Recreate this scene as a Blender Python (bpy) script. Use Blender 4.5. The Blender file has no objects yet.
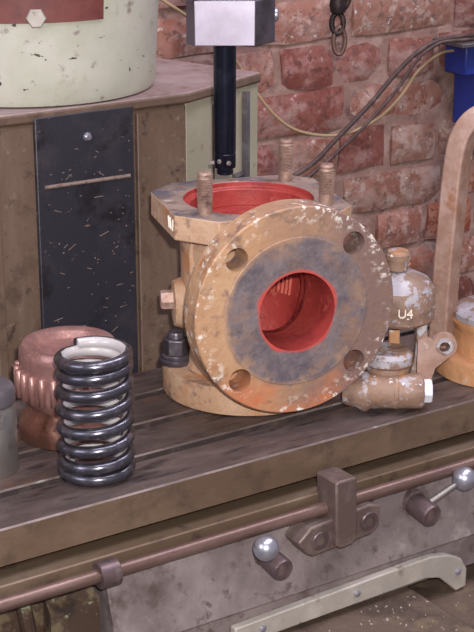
import bpy, bmesh, math, random
from mathutils import Vector, Matrix
from mathutils import noise as mnoise

# ------------------------------------------------------------------ camera
SC = bpy.context.scene
COL = SC.collection
F_PX, PITCH, AZ = 1600.0, math.radians(19), math.radians(56.4)
CAM = Vector((0, 0, .6))
FWD_H = Vector((math.cos(AZ), math.sin(AZ), 0))
FWD = FWD_H * math.cos(PITCH) + Vector((0, 0, -math.sin(PITCH)))
RGT = Vector((math.sin(AZ), -math.cos(AZ), 0))
UPV = RGT.cross(FWD)
cd = bpy.data.cameras.new('camera')
cam = bpy.data.objects.new('camera', cd)
COL.objects.link(cam)
cam.location = CAM
cam.rotation_euler = FWD.to_track_quat('-Z', 'Y').to_euler()
cd.sensor_fit = 'VERTICAL'; cd.sensor_height = 24; cd.lens = 24 * F_PX / 632
cd.clip_start = .02; cd.clip_end = 50
SC.camera = cam

# ------------------------------------------------------------------ world, light, exposure
w = bpy.data.worlds.new('world'); SC.world = w; w.use_nodes = True
bg = w.node_tree.nodes['Background']
bg.inputs[0].default_value = (.90, .84, .93, 1); bg.inputs[1].default_value = .33

def area(name, loc, target, size, power, color, size_y=None):
    l = bpy.data.lights.new(name, 'AREA'); l.energy = power; l.color = color
    l.shape = 'RECTANGLE'; l.size = size; l.size_y = size_y or size
    o = bpy.data.objects.new(name, l); COL.objects.link(o); o.location = loc
    d = Vector(target) - Vector(loc)
    o.rotation_euler = d.to_track_quat('-Z', 'Y').to_euler()
    return o
# the camera's own flash, just above and to the right of the lens
area('flash_light', CAM + RGT * .035 + UPV * .055 - FWD * .02, CAM + FWD * 1.2, .03, 25, (1, .95, .90), .02)
# added overhead fill for ambient light; soft daylight from the left
area('overhead_fill', (.7, .55, 1.9), (.9, 1.3, 0), 1.5, 16, (.90, .88, 1.0), .3)
area('daylight_fill', (-1.6, .9, 1.3), (.9, 1.4, 0), 1.2, 22, (.86, .86, 1.0), 1.0)
area('wall_fill', (1.9, 1.0, 2.0), (1.8, 2.1, 0), 1.6, 32, (.95, .88, 1.0), .3)  # unseen lamp added to brighten the brick wall
SC.view_settings.view_transform = 'Standard'
SC.view_settings.look = 'None'
SC.view_settings.exposure = 0.0
SC.view_settings.gamma = 1.0
SC.view_settings.use_curve_mapping = False

# ------------------------------------------------------------------ helpers
def s2l(c):
    return tuple(((v / 255) / 12.92 if v / 255 <= .04045 else ((v / 255 + .055) / 1.055) ** 2.4) for v in c) + (1,)

def mat(name, base, layers=(), rough=.6, metal=0., bump=.0, bscale=200, coat=0., stretch=(1, 1, 1), hook=None):
    """layers: (colour, scale, lo, hi[, stretch[, metal[, rough]]]) patches of noise painted over the base colour"""
    m = bpy.data.materials.new(name); m.use_nodes = True
    nt = m.node_tree; N = nt.nodes; L = nt.links
    b = N['Principled BSDF']
    b.inputs['Roughness'].default_value = rough
    b.inputs['Metallic'].default_value = metal
    if coat: b.inputs['Coat Weight'].default_value = coat; b.inputs['Coat Roughness'].default_value = .15
    tc = N.new('ShaderNodeTexCoord')
    col = None
    rgb = N.new('ShaderNodeRGB'); rgb.outputs[0].default_value = s2l(base); col = rgb.outputs[0]
    met = None; rou = None
    for i, ly in enumerate(layers):
        c, sc, lo, hi = ly[:4]
        st = ly[4] if len(ly) > 4 and ly[4] else stretch
        mp = N.new('ShaderNodeMapping'); mp.inputs['Scale'].default_value = st
        mp.inputs['Location'].default_value = (i * 3.71 + .3, i * 1.37, i * 2.11)
        L.new(tc.outputs['Object'], mp.inputs[0])
        n = N.new('ShaderNodeTexNoise'); n.inputs['Scale'].default_value = sc
        n.inputs['Detail'].default_value = 6; n.inputs['Roughness'].default_value = .65
        L.new(mp.outputs[0], n.inputs['Vector'])
        mr = N.new('ShaderNodeMapRange'); mr.inputs['From Min'].default_value = lo; mr.inputs['From Max'].default_value = hi
        L.new(n.outputs[0], mr.inputs[0])
        mx = N.new('ShaderNodeMix'); mx.data_type = 'RGBA'
        L.new(mr.outputs[0], mx.inputs[0]); L.new(col, mx.inputs[6]); mx.inputs[7].default_value = s2l(c)
        col = mx.outputs[2]
        for idx, (cur, dflt, sock) in enumerate((('met', metal, 'Metallic'), ('rou', rough, 'Roughness'))):
            if len(ly) > 5 + idx and ly[5 + idx] is not None:
                x = N.new('ShaderNodeMix'); x.data_type = 'FLOAT'
                L.new(mr.outputs[0], x.inputs[0])
                prev = met if idx == 0 else rou
                if prev is None: x.inputs[2].default_value = dflt
                else: L.new(prev, x.inputs[2])
                x.inputs[3].default_value = ly[5 + idx]
                if idx == 0: met = x.outputs[0]
                else: rou = x.outputs[0]
    if hook: col = hook(N, L, tc, col, b)
    L.new(col, b.inputs['Base Color'])
    if met is not None: L.new(met, b.inputs['Metallic'])
    if rou is not None: L.new(rou, b.inputs['Roughness'])
    if bump:
        n = N.new('ShaderNodeTexNoise'); n.inputs['Scale'].default_value = bscale; n.inputs['Detail'].default_value = 5
        mp = N.new('ShaderNodeMapping'); mp.inputs['Scale'].default_value = stretch
        L.new(tc.outputs['Object'], mp.inputs[0]); L.new(mp.outputs[0], n.inputs['Vector'])
        bp = N.new('ShaderNodeBump'); bp.inputs['Strength'].default_value = bump; bp.inputs['Distance'].default_value = .002
        L.new(n.outputs[0], bp.inputs['Height']); L.new(bp.outputs[0], b.inputs['Normal'])
    return m

def empty(name, loc=(0, 0, 0), rz=0):
    o = bpy.data.objects.new(name, None); COL.objects.link(o); o.location = loc; o.rotation_euler = (0, 0, rz)
    o.empty_display_size = .02
    return o
def tag(o, label=None, cat=None, group=None, kind=None):
    if label: o['label'] = label
    if cat: o['category'] = cat
    if group: o['group'] = group
    if kind: o['kind'] = kind
    return o
def build(name, bm, mats, parent=None, bevel=0, seg=2, angle=35, mw=None):
    if mw is not None: bm.transform(mw)
    bmesh.ops.recalc_face_normals(bm, faces=bm.faces[:])
    me = bpy.data.meshes.new(name); bm.to_mesh(me); bm.free()
    for m in (mats if isinstance(mats, (list, tuple)) else [mats]): me.materials.append(m)
    for p in me.polygons: p.use_smooth = True
    me.set_sharp_from_angle(angle=math.radians(angle))
    o = bpy.data.objects.new(name, me); COL.objects.link(o)
    if parent: o.parent = parent
    if bevel:
        b = o.modifiers.new('bevel', 'BEVEL'); b.width = bevel; b.segments = seg; b.limit_method = 'ANGLE'
        b.angle_limit = math.radians(40)
    return o
def T(x=0, y=0, z=0): return Matrix.Translation((x, y, z))
def RX(d): return Matrix.Rotation(math.radians(d), 4, 'X')
def RY(d): return Matrix.Rotation(math.radians(d), 4, 'Y')
def RZ(d): return Matrix.Rotation(math.radians(d), 4, 'Z')
def aim(p, d):
    """matrix that puts local +Z along d with the origin at p"""
    return Matrix.Translation(p) @ Vector(d).to_track_quat('Z', 'Y').to_matrix().to_4x4()
def join(a, b, mw=None):
    """adds bmesh b into a"""
    if mw is not None: b.transform(mw)
    me = bpy.data.meshes.new('tmp'); b.to_mesh(me); b.free(); a.from_mesh(me); bpy.data.meshes.remove(me)
    return a
def box(x0, x1, y0, y1, z0, z1, mi=0):
    bm = bmesh.new()
    v = [bm.verts.new((x, y, z)) for x in (x0, x1) for y in (y0, y1) for z in (z0, z1)]
    for f in ((0, 1, 3, 2), (4, 6, 7, 5), (0, 4, 5, 1), (2, 3, 7, 6), (0, 2, 6, 4), (1, 5, 7, 3)):
        bm.faces.new([v[i] for i in f]).material_index = mi
    return bm
def lathe(prof, n=64, mi=0, closed=False):
    """prof: (r, z); caps at the ends unless closed (ring profile)"""
    bm = bmesh.new(); rings = []
    for r, z in prof:
        if r < 1e-6: rings.append([bm.verts.new((0, 0, z))])
        else: rings.append([bm.verts.new((r * math.cos(2 * math.pi * i / n), r * math.sin(2 * math.pi * i / n), z)) for i in range(n)])
    pairs = list(zip(rings, rings[1:]))
    if closed: pairs.append((rings[-1], rings[0]))
    for a, b in pairs:
        for i in range(n):
            j = (i + 1) % n
            if len(a) == 1 and len(b) == 1: continue
            if len(a) == 1: f = bm.faces.new((a[0], b[i], b[j]))
            elif len(b) == 1: f = bm.faces.new((a[i], a[j], b[0]))
            else: f = bm.faces.new((a[i], a[j], b[j], b[i]))
            f.material_index = mi
    if not closed:
        for rg in (rings[0], rings[-1]):
            if len(rg) > 1: bm.faces.new(rg).material_index = mi
    return bm
def cyl(r, z0, z1, n=48, r2=None, mi=0): return lathe([(r, z0), (r if r2 is None else r2, z1)], n, mi)
def prism(poly, z0, z1, mi=0):
    bm = bmesh.new()
    a = [bm.verts.new((x, y, z0)) for x, y in poly]; b = [bm.verts.new((x, y, z1)) for x, y in poly]
    bm.faces.new(a).material_index = mi; bm.faces.new(b).material_index = mi
    for i in range(len(poly)):
        j = (i + 1) % len(poly); bm.faces.new((a[i], a[j], b[j], b[i])).material_index = mi
    return bm
def extrude_x(prof, x0, x1):
    """prof in (y, z)"""
    bm = bmesh.new()
    a = [bm.verts.new((x0, y, z)) for y, z in prof]; b = [bm.verts.new((x1, y, z)) for y, z in prof]
    bm.faces.new(a); bm.faces.new(b)
    for i in range(len(prof)):
        j = (i + 1) % len(prof); bm.faces.new((a[i], a[j], b[j], b[i]))
    return bm
def extrude_y(prof, y0, y1):
    """prof in (x, z)"""
    bm = bmesh.new()
    a = [bm.verts.new((x, y0, z)) for x, z in prof]; b = [bm.verts.new((x, y1, z)) for x, z in prof]
    bm.faces.new(a); bm.faces.new(b)
    for i in range(len(prof)):
        j = (i + 1) % len(prof); bm.faces.new((a[i], a[j], b[j], b[i]))
    return bm
def smooth_path(pts, n=8):
    P = [Vector(p) for p in pts]; out = []
    for i in range(len(P) - 1):
        p0 = P[max(i - 1, 0)]; p1 = P[i]; p2 = P[i + 1]; p3 = P[min(i + 2, len(P) - 1)]
        for k in range(n):
            t = k / n
            out.append(.5 * ((2 * p1) + (p2 - p0) * t + (2 * p0 - 5 * p1 + 4 * p2 - p3) * t * t + (-p0 + 3 * p1 - 3 * p2 + p3) * t ** 3))
    out.append(P[-1]); return out
def sweep(path, section, up=(0, 0, 1)):
    """section: list of (a, b) offsets; a along side, b along up'. rotation-minimising frame"""
    bm = bmesh.new(); P = [Vector(p) for p in path]; rings = []
    t0 = (P[1] - P[0]).normalized(); u = Vector(up); s = t0.cross(u).normalized(); u = s.cross(t0)
    prev = t0
    for i, p in enumerate(P):
        t = (P[min(i + 1, len(P) - 1)] - P[max(i - 1, 0)]).normalized()
        q = prev.rotation_difference(t); s = q @ s; u = q @ u; prev = t
        sec = section(i / (len(P) - 1)) if callable(section) else section
        rings.append([bm.verts.new(p + s * a + u * b) for a, b in sec])
    n = len(rings[0])
    for a, b in zip(rings, rings[1:]):
        for i in range(n): bm.faces.new((a[i], a[(i + 1) % n], b[(i + 1) % n], b[i]))
    bm.faces.new(rings[0]); bm.faces.new(rings[-1]); return bm
def circ(r, n=16, ry=None): return [(r * math.cos(2 * math.pi * i / n), (ry or r) * math.sin(2 * math.pi * i / n)) for i in range(n)]
def tube(path, r, n=12): return sweep(path, circ(r, n))
def hexa(r, z0, z1, cham=.15, n=6):
    R2 = r; h = z1 - z0
    bm = lathe([(R2, z0), (R2, z1 - h * cham), (R2 * .88, z1)], n); return bm
def carve(o, cutters):
    """boolean-subtracts bmeshes from object o and bakes the result"""
    tmp = []
    for c in cutters:
        bmesh.ops.recalc_face_normals(c, faces=c.faces[:])
        me = bpy.data.meshes.new('cut'); c.to_mesh(me); c.free()
        for m in o.data.materials: me.materials.append(m)
        co = bpy.data.objects.new('cut', me); COL.objects.link(co); co.parent = o.parent; tmp.append(co)
        md = o.modifiers.new('b', 'BOOLEAN'); md.operation = 'DIFFERENCE'; md.solver = 'EXACT'; md.object = co
    bpy.context.view_layer.update()
    me = bpy.data.meshes.new_from_object(o.evaluated_get(bpy.context.evaluated_depsgraph_get()))
    o.modifiers.clear(); o.data = me
    for p in me.polygons: p.use_smooth = True
    me.set_sharp_from_angle(angle=math.radians(35))
    for c in tmp: bpy.data.objects.remove(c)
    return o
def subdiv(bm, n=1):
    bmesh.ops.subdivide_edges(bm, edges=bm.edges[:], cuts=n, use_grid_fill=True); return bm
def rough_up(bm, amp, sc):
    for v in bm.verts:
        d = mnoise.noise_vector(v.co * sc); v.co += d * amp
    return bm
def text_mesh(s, size, depth):
    cu = bpy.data.curves.new('t', 'FONT'); cu.body = s; cu.size = size; cu.extrude = depth
    cu.align_x = 'CENTER'; cu.align_y = 'CENTER'
    o = bpy.data.objects.new('t', cu); COL.objects.link(o)
    bpy.context.view_layer.update()
    me = bpy.data.meshes.new_from_object(o.evaluated_get(bpy.context.evaluated_depsgraph_get()))
    bpy.data.objects.remove(o)
    bm = bmesh.new(); bm.from_mesh(me); bpy.data.meshes.remove(me); return bm
random.seed(4)

# ------------------------------------------------------------------ materials
M = {}
M['table_top'] = mat('oiled_table_iron', (82, 70, 68), [((104, 90, 86), 14, .42, .62, (1, 3, 1)), ((120, 84, 68), 20, .60, .72), ((50, 42, 46), 30, .54, .66, (.5, 2, 1)), ((128, 120, 122), 45, .66, .74, (.3, 3, 1), .6, .3)],
                     rough=.48, metal=.35, bump=.25, bscale=160)
M['worn_edge'] = mat('bright_worn_arris', (120, 106, 102), [((92, 78, 74), 30, .44, .56, (.4, 1, 1)), ((190, 182, 182), 30, .62, .70, (.4, 1, 1))], rough=.4, metal=.3)
M['slot_grime_shade'] = mat('grime_and_shade_in_slot', (52, 42, 42), [((84, 70, 64), 40, .5, .65)], rough=.7)
M['table_side'] = mat('brown_stained_iron', (102, 82, 68), [((116, 96, 80), 18, .45, .62, (.5, 1, 1)), ((82, 66, 56), 26, .52, .68), ((118, 78, 62), 60, .68, .76)], rough=.5, metal=.3, bump=.15, bscale=200)
M['saddle'] = mat('oily_grey_iron', (116, 104, 104), [((140, 128, 128), 12, .46, .62), ((90, 76, 74), 22, .54, .68), ((96, 84, 80), 70, .56, .66), ((158, 148, 146), 16, .62, .7)], rough=.5, metal=.25, bump=.2, bscale=220)
M['knee'] = mat('chip_covered_iron', (96, 80, 70), [((72, 58, 52), 18, .48, .64), ((112, 96, 78), 30, .55, .68), ((215, 208, 205), 380, .70, .73)], rough=.55, metal=.2, bump=.4, bscale=260)
M['peeling'] = mat('peeling_green_paint_on_brown_iron', (64, 47, 38), [((96, 84, 64), 26, .52, .58), ((122, 124, 104), 38, .61, .64), ((40, 30, 26), 20, .56, .64)], rough=.6, bump=.7, bscale=60)
M['brown_face'] = mat('brown_machine_paint', (98, 78, 66), [((110, 91, 79), 9, .45, .65, (3, 1, .6)), ((76, 59, 48), 22, .52, .68), ((66, 52, 46), 70, .58, .68), ((124, 106, 92), 90, .62, .72)], rough=.55, bump=.12, bscale=240)
M['rail'] = mat('dull_brown_way_iron', (104, 86, 70), [((126, 108, 94), 20, .5, .66, (.3, 1, 1)), ((70, 56, 54), 30, .55, .68)], rough=.45, metal=.35, bump=.15)
M['dust_top'] = mat('dusty_slab_paint', (140, 118, 116), [((156, 138, 136), 16, .45, .65), ((112, 88, 80), 26, .55, .7)], rough=.8, bump=.2)
M['pale_green'] = mat('pale_green_machine_paint', (148, 142, 124), [((160, 154, 138), 10, .45, .65), ((120, 108, 92), 60, .62, .70), ((90, 70, 60), 120, .70, .74)], rough=.5, bump=.08)
def pot_chips(N, L, tc, col, b): return col
M['green_cyl'] = mat('chipped_grey_green_enamel', (168, 168, 152), [((182, 180, 168), 8, .42, .6), ((150, 138, 120), 18, .60, .75), ((136, 126, 120), 60, .60, .68), ((62, 54, 56), 75, .655, .67, (1, 1, 1.8)), ((66, 58, 60), 36, .685, .69, (1, 1, 2.2))], rough=.38, bump=.06, bscale=60)
M['maroon'] = mat('maroon_plate_with_torn_cream', (112, 62, 58), [((96, 50, 48), 30, .45, .6), ((205, 190, 165), 42, .66, .68)], rough=.5)
def panel_hook(N, L, tc, col, b):
    # chalk coloured scratches and spatter
    v = N.new('ShaderNodeTexVoronoi'); v.inputs['Scale'].default_value = 150
    L.new(tc.outputs['Object'], v.inputs['Vector'])
    mr = N.new('ShaderNodeMapRange'); mr.inputs['From Min'].default_value = .14; mr.inputs['From Max'].default_value = .08
    L.new(v.outputs['Distance'], mr.inputs[0])
    n = N.new('ShaderNodeTexNoise'); n.inputs['Scale'].default_value = 26; L.new(tc.outputs['Object'], n.inputs['Vector'])
    m2 = N.new('ShaderNodeMapRange'); m2.inputs['From Min'].default_value = .52; m2.inputs['From Max'].default_value = .62
    L.new(n.outputs[0], m2.inputs[0])
    mu = N.new('ShaderNodeMath'); mu.operation = 'MULTIPLY'; L.new(mr.outputs[0], mu.inputs[0]); L.new(m2.outputs[0], mu.inputs[1])
    mx = N.new('ShaderNodeMix'); mx.data_type = 'RGBA'; L.new(mu.outputs[0], mx.inputs[0]); L.new(col, mx.inputs[6]); mx.inputs[7].default_value = s2l((150, 128, 118))
    return mx.outputs[2]
M['black_panel'] = mat('scratched_black_panel', (42, 41, 50), [((58, 54, 60), 14, .5, .7), ((30, 28, 34), 20, .55, .65), ((118, 96, 88), 70, .67, .70, (.5, 1, 1.5)), ((128, 104, 96), 36, .70, .725, (.4, 1, 2.2))], rough=.42, bump=.15, hook=panel_hook)
M['chalk_scratch'] = mat('chalky_scratch', (128, 108, 100), [((90, 74, 72), 120, .5, .6)], rough=.8)
M['rust_light'] = mat('ochre_rusted_cast_iron', (176, 140, 112), [((188, 156, 130), 16, .45, .60), ((174, 120, 80), 20, .54, .66), ((128, 100, 86), 34, .58, .68), ((140, 112, 98), 110, .58, .66), ((214, 204, 192), 70, .69, .72)], rough=.72, bump=.55, bscale=150)
M['flange_top'] = mat('grey_brown_gasket_face', (134, 116, 108), [((150, 130, 120), 20, .45, .62), ((92, 88, 98), 22, .50, .60), ((110, 88, 78), 60, .54, .64), ((184, 172, 164), 60, .64, .70)], rough=.6, metal=.15, bump=.3, bscale=140)
def flange_hook(N, L, tc, col, b):
    """face of the flange: dark blue-grey gasket ring, warm rust outside it, white paint flecks near the rim"""
    sp = N.new('ShaderNodeSeparateXYZ'); L.new(tc.outputs['Object'], sp.inputs[0])
    cz = N.new('ShaderNodeMath'); cz.operation = 'SUBTRACT'; L.new(sp.outputs['Z'], cz.inputs[0]); cz.inputs[1].default_value = .1165
    cb = N.new('ShaderNodeCombineXYZ'); L.new(sp.outputs['X'], cb.inputs[0]); L.new(cz.outputs[0], cb.inputs[1])
    ln = N.new('ShaderNodeVectorMath'); ln.operation = 'LENGTH'; L.new(cb.outputs[0], ln.inputs[0])
    nz = N.new('ShaderNodeTexNoise'); nz.inputs['Scale'].default_value = 30; nz.inputs['Detail'].default_value = 6
    L.new(tc.outputs['Object'], nz.inputs['Vector'])
    ma = N.new('ShaderNodeMath'); ma.operation = 'MULTIPLY_ADD'; L.new(nz.outputs[0], ma.inputs[0]); ma.inputs[1].default_value = .012
    L.new(ln.outputs['Value'], ma.inputs[2])            # r + noise*.03
    rad = ma.outputs[0]
    def mixin(fac, col, c):
        mx = N.new('ShaderNodeMix'); mx.data_type = 'RGBA'; L.new(fac, mx.inputs[0]); L.new(col, mx.inputs[6])
        if isinstance(c, tuple): mx.inputs[7].default_value = s2l(c)
        else: L.new(c, mx.inputs[7])
        return mx.outputs[2]
    def mr(src, a, bb):
        m = N.new('ShaderNodeMapRange'); m.inputs['From Min'].default_value = a; m.inputs['From Max'].default_value = bb
        L.new(src, m.inputs[0]); return m.outputs[0]
    def mul(a, bb):
        m = N.new('ShaderNodeMath'); m.operation = 'MULTIPLY'; L.new(a, m.inputs[0]); L.new(bb, m.inputs[1]); return m.outputs[0]
    def noisef(sc, lo, hi, loc=0):
        n = N.new('ShaderNodeTexNoise'); n.inputs['Scale'].default_value = sc; n.inputs['Detail'].default_value = 7; n.inputs['Roughness'].default_value = .7
        mp = N.new('ShaderNodeMapping'); mp.inputs['Location'].default_value = (loc, loc, loc)
        L.new(tc.outputs['Object'], mp.inputs[0]); L.new(mp.outputs[0], n.inputs['Vector']); return mr(n.outputs[0], lo, hi)
    # right-hand side of the flange is darker, purplish iron
    sx = N.new('ShaderNodeMath'); sx.operation = 'MULTIPLY_ADD'; L.new(nz.outputs[0], sx.inputs[0]); sx.inputs[1].default_value = .10; L.new(sp.outputs['X'], sx.inputs[2])
    col = mixin(mr(sx.outputs[0], .01, .10), col, (124, 98, 92))
    col = mixin(noisef(60, .54, .66, 13), col, (128, 102, 88))
    # orange blaze at the lower side
    az = N.new('ShaderNodeMath'); az.operation = 'MULTIPLY_ADD'; L.new(nz.outputs[0], az.inputs[0]); az.inputs[1].default_value = .08; L.new(cz.outputs[0], az.inputs[2])
    low = mr(az.outputs[0], -.012, -.05)
    col = mixin(mul(low, noisef(22, .40, .58, 5)), col, (184, 112, 76))
    # gasket ring
    ring = mr(rad, .0815, .0745)
    dark = mixin(noisef(45, .42, .62, 2), mixin(noisef(200, .3, .7, 9), ln_rgb(N, (106, 94, 96)), (126, 114, 118)), (88, 80, 88))
    dark = mixin(noisef(20, .52, .70, 7), dark, (140, 106, 88))
    rr_ = mr(rad, .056, .076)
    dark = mixin(mul(rr_, noisef(34, .50, .60, 11)), dark, (150, 120, 100))
    col = mixin(ring, col, dark)
    # red lead paint lapping out of the bore
    col = mixin(mr(rad, .0480, .0450), col, (186, 70, 62))
    # white flecks along the rim
    rimz = mr(ln.outputs['Value'], .082, .100)
    col = mixin(mul(mul(rimz, noisef(110, .54, .60, 4)), noisef(14, .46, .54, 21)), col, (226, 218, 210))
    return col
def ln_rgb(N, c):
    r = N.new('ShaderNodeRGB'); r.outputs[0].default_value = s2l(c); return r.outputs[0]
M['flange_face'] = mat('rusted_flange_with_gasket_ring', (174, 134, 102), [((184, 148, 116), 16, .45, .62), ((156, 110, 76), 24, .54, .66)], rough=.62, bump=.4, bscale=150, metal=.1, hook=flange_hook)
M['red'] = mat('red_lead_primer', (156, 58, 54), [((134, 44, 44), 24, .5, .65), ((184, 92, 84), 50, .58, .70), ((120, 40, 40), 90, .6, .7)], rough=.45, bump=.3, bscale=200)
M['thread'] = mat('pink_worn_red_paint', (206, 110, 96), [((180, 80, 70), 60, .5, .6)], rough=.5)
M['stud'] = mat('dusty_pink_brown_stud_steel', (148, 120, 108), [((176, 148, 134), 50, .5, .65), ((96, 72, 70), 80, .56, .68)], rough=.5, metal=.4, bump=.2)
M['bolt_pale'] = mat('pale_weathered_bolt', (190, 160, 150), [((160, 120, 104), 60, .5, .65)], rough=.55, metal=.2, bump=.2)
M['black_steel'] = mat('oiled_black_steel', (88, 82, 90), [((118, 110, 116), 70, .5, .65)], rough=.36, metal=.6, bump=.1)
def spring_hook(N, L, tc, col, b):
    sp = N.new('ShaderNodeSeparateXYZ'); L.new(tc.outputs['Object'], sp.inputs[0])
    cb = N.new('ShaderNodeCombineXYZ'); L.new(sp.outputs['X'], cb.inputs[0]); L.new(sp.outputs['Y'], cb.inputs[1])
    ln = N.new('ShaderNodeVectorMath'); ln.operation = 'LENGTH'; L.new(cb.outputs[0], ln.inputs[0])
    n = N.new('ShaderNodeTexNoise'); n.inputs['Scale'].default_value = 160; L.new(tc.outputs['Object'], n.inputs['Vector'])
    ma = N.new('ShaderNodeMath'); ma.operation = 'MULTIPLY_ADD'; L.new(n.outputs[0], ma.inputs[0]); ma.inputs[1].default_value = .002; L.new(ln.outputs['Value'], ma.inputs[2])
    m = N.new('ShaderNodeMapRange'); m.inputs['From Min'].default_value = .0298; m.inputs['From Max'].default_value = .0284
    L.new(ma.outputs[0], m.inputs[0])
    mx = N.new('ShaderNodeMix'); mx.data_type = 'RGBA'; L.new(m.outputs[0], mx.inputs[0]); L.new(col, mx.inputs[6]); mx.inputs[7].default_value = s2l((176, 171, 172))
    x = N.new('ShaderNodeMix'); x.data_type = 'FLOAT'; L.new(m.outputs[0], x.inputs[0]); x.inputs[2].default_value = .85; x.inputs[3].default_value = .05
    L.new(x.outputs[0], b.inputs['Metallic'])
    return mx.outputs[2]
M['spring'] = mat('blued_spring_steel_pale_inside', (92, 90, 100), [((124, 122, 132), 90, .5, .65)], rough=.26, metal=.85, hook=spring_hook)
M['copper'] = mat('pinkish_bronze', (144, 106, 102), [((170, 130, 124), 30, .45, .62), ((136, 96, 90), 40, .55, .68), ((226, 206, 200), 300, .66, .72)], rough=.36, metal=.45, bump=.2, bscale=300)
M['bronze_base'] = mat('brown_polished_bronze', (146, 104, 92), [((178, 136, 122), 26, .45, .62), ((106, 70, 50), 40, .55, .68)], rough=.28, metal=.8, bump=.1)
M['grey_steel'] = mat('dull_turned_steel', (140, 134, 132), [((158, 150, 148), 30, .45, .65, (1, 1, .3)), ((92, 84, 82), 40, .58, .70)], rough=.38, metal=.7)
M['cap_dark'] = mat('dark_rubbed_cap', (98, 92, 98), [((118, 112, 116), 40, .5, .65)], rough=.4, metal=.4)
M['bright_steel'] = mat('ground_steel', (184, 178, 194), [((164, 156, 172), 12, .45, .65), ((150, 138, 150), 30, .60, .72)], rough=.32, metal=.55)
M['dark_head'] = mat('ground_steel_dark_and_shade', (92, 84, 94), [((70, 62, 68), 30, .5, .65)], rough=.35, metal=.6)
M['chrome'] = mat('polished_steel_ball', (176, 176, 190), [((146, 142, 154), 80, .58, .68)], rough=.30, metal=.8)
M['bar_black'] = mat('blued_boring_bar', (34, 36, 52), [((50, 52, 68), 60, .5, .65)], rough=.25, metal=.75)
M['rod'] = mat('coppery_brown_rod', (104, 82, 76), [((128, 104, 98), 40, .48, .64, (.2, 1, 1)), ((96, 72, 72), 50, .58, .7, (.3, 1, 1))], rough=.38, metal=.45, bump=.1)
M['stub'] = mat('worn_brown_steel', (96, 80, 82), [((126, 108, 108), 40, .5, .65), ((70, 56, 58), 50, .58, .7)], rough=.4, metal=.5, bump=.15)
M['bracket'] = mat('brown_grey_bracket_iron', (98, 82, 78), [((120, 104, 100), 24, .48, .64), ((84, 68, 68), 36, .56, .7)], rough=.48, metal=.35, bump=.2)
M['strip'] = mat('pale_grey_green_strip_paint', (160, 153, 146), [((178, 170, 162), 30, .45, .65), ((120, 104, 92), 60, .60, .70)], rough=.5, metal=.15, bump=.15)
M['old_paint'] = mat('rusty_casting_with_chalky_paint', (138, 110, 94), [((112, 88, 78), 24, .46, .6), ((170, 122, 86), 30, .58, .68), ((160, 154, 160), 40, .54, .58), ((216, 212, 214), 90, .63, .67)], rough=.6, bump=.6, bscale=120)
M['grey_paint'] = mat('grey_painted_iron', (150, 144, 152), [((172, 168, 176), 40, .48, .6), ((128, 104, 90), 40, .49, .54)], rough=.5, bump=.4, bscale=120)
M['yoke'] = mat('pinkish_brown_yoke_iron', (144, 112, 98), [((168, 140, 130), 20, .46, .64), ((140, 96, 70), 30, .56, .68), ((196, 184, 178), 60, .64, .70)], rough=.6, bump=.4, bscale=140)
M['orange_rust'] = mat('orange_rust_casting', (182, 132, 94), [((198, 152, 114), 22, .46, .62), ((150, 98, 70), 30, .56, .68), ((190, 180, 176), 44, .63, .67)], rough=.7, bump=.6, bscale=120)
M['white_cap'] = mat('white_plastic_cap', (216, 216, 226), [((190, 190, 200), 60, .55, .7)], rough=.5)
M['chalk_mark'] = mat('chalk_white_mark', (228, 216, 204), [], rough=.8)
M['blue'] = mat('blue_enamel', (38, 56, 140), [((30, 44, 116), 20, .5, .65), ((90, 90, 130), 70, .68, .72)], rough=.4)
M['shelf_grey'] = mat('grey_lid_steel', (92, 86, 90), [((120, 114, 116), 30, .5, .65)], rough=.5, metal=.3)
M['wire_y'] = mat('yellowed_wire', (176, 150, 116), rough=.5)
M['wire_d'] = mat('dark_rubber_cable', (74, 56, 54), [((100, 80, 76), 40, .5, .6)], rough=.5)
M['hook'] = mat('dark_chain_steel', (52, 42, 44), [((90, 68, 60), 60, .5, .65)], rough=.5, metal=.5)
M['link'] = mat('rusty_chain_link', (120, 92, 84), [((90, 66, 60), 60, .5, .65)], rough=.5, metal=.5)
M['concrete'] = mat('oily_concrete', (96, 88, 84), [((74, 66, 62), 4, .45, .65), ((120, 110, 104), 12, .58, .7)], rough=.8, bump=.4, bscale=40)
M['mortar'] = mat('pink_grey_mortar', (146, 114, 104), [((172, 142, 132), 16, .48, .62), ((104, 76, 74), 30, .56, .68)], rough=.9, bump=.9, bscale=90)
def brick_hook(N, L, tc, col, b):
    at = N.new('ShaderNodeVertexColor'); at.layer_name = 'tone'
    mx = N.new('ShaderNodeMix'); mx.data_type = 'RGBA'; mx.blend_type = 'MULTIPLY'; mx.inputs[0].default_value = 1
    L.new(col, mx.inputs[6]); L.new(at.outputs[0], mx.inputs[7])
    n = N.new('ShaderNodeTexNoise'); n.inputs['Scale'].default_value = 9; n.inputs['Detail'].default_value = 8; n.inputs['Roughness'].default_value = .7
    mp = N.new('ShaderNodeMapping'); mp.inputs['Location'].default_value = (4, 2, 7); mp.inputs['Scale'].default_value = (1, 1, 1.6)
    L.new(tc.outputs['Object'], mp.inputs[0]); L.new(mp.outputs[0], n.inputs['Vector'])
    m = N.new('ShaderNodeMapRange'); m.inputs['From Min'].default_value = .50; m.inputs['From Max'].default_value = .66; m.inputs['To Max'].default_value = .75
    L.new(n.outputs[0], m.inputs[0])
    m2 = N.new('ShaderNodeMix'); m2.data_type = 'RGBA'; L.new(m.outputs[0], m2.inputs[0]); L.new(mx.outputs[2], m2.inputs[6]); m2.inputs[7].default_value = s2l((176, 150, 142))
    return m2.outputs[2]
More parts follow.
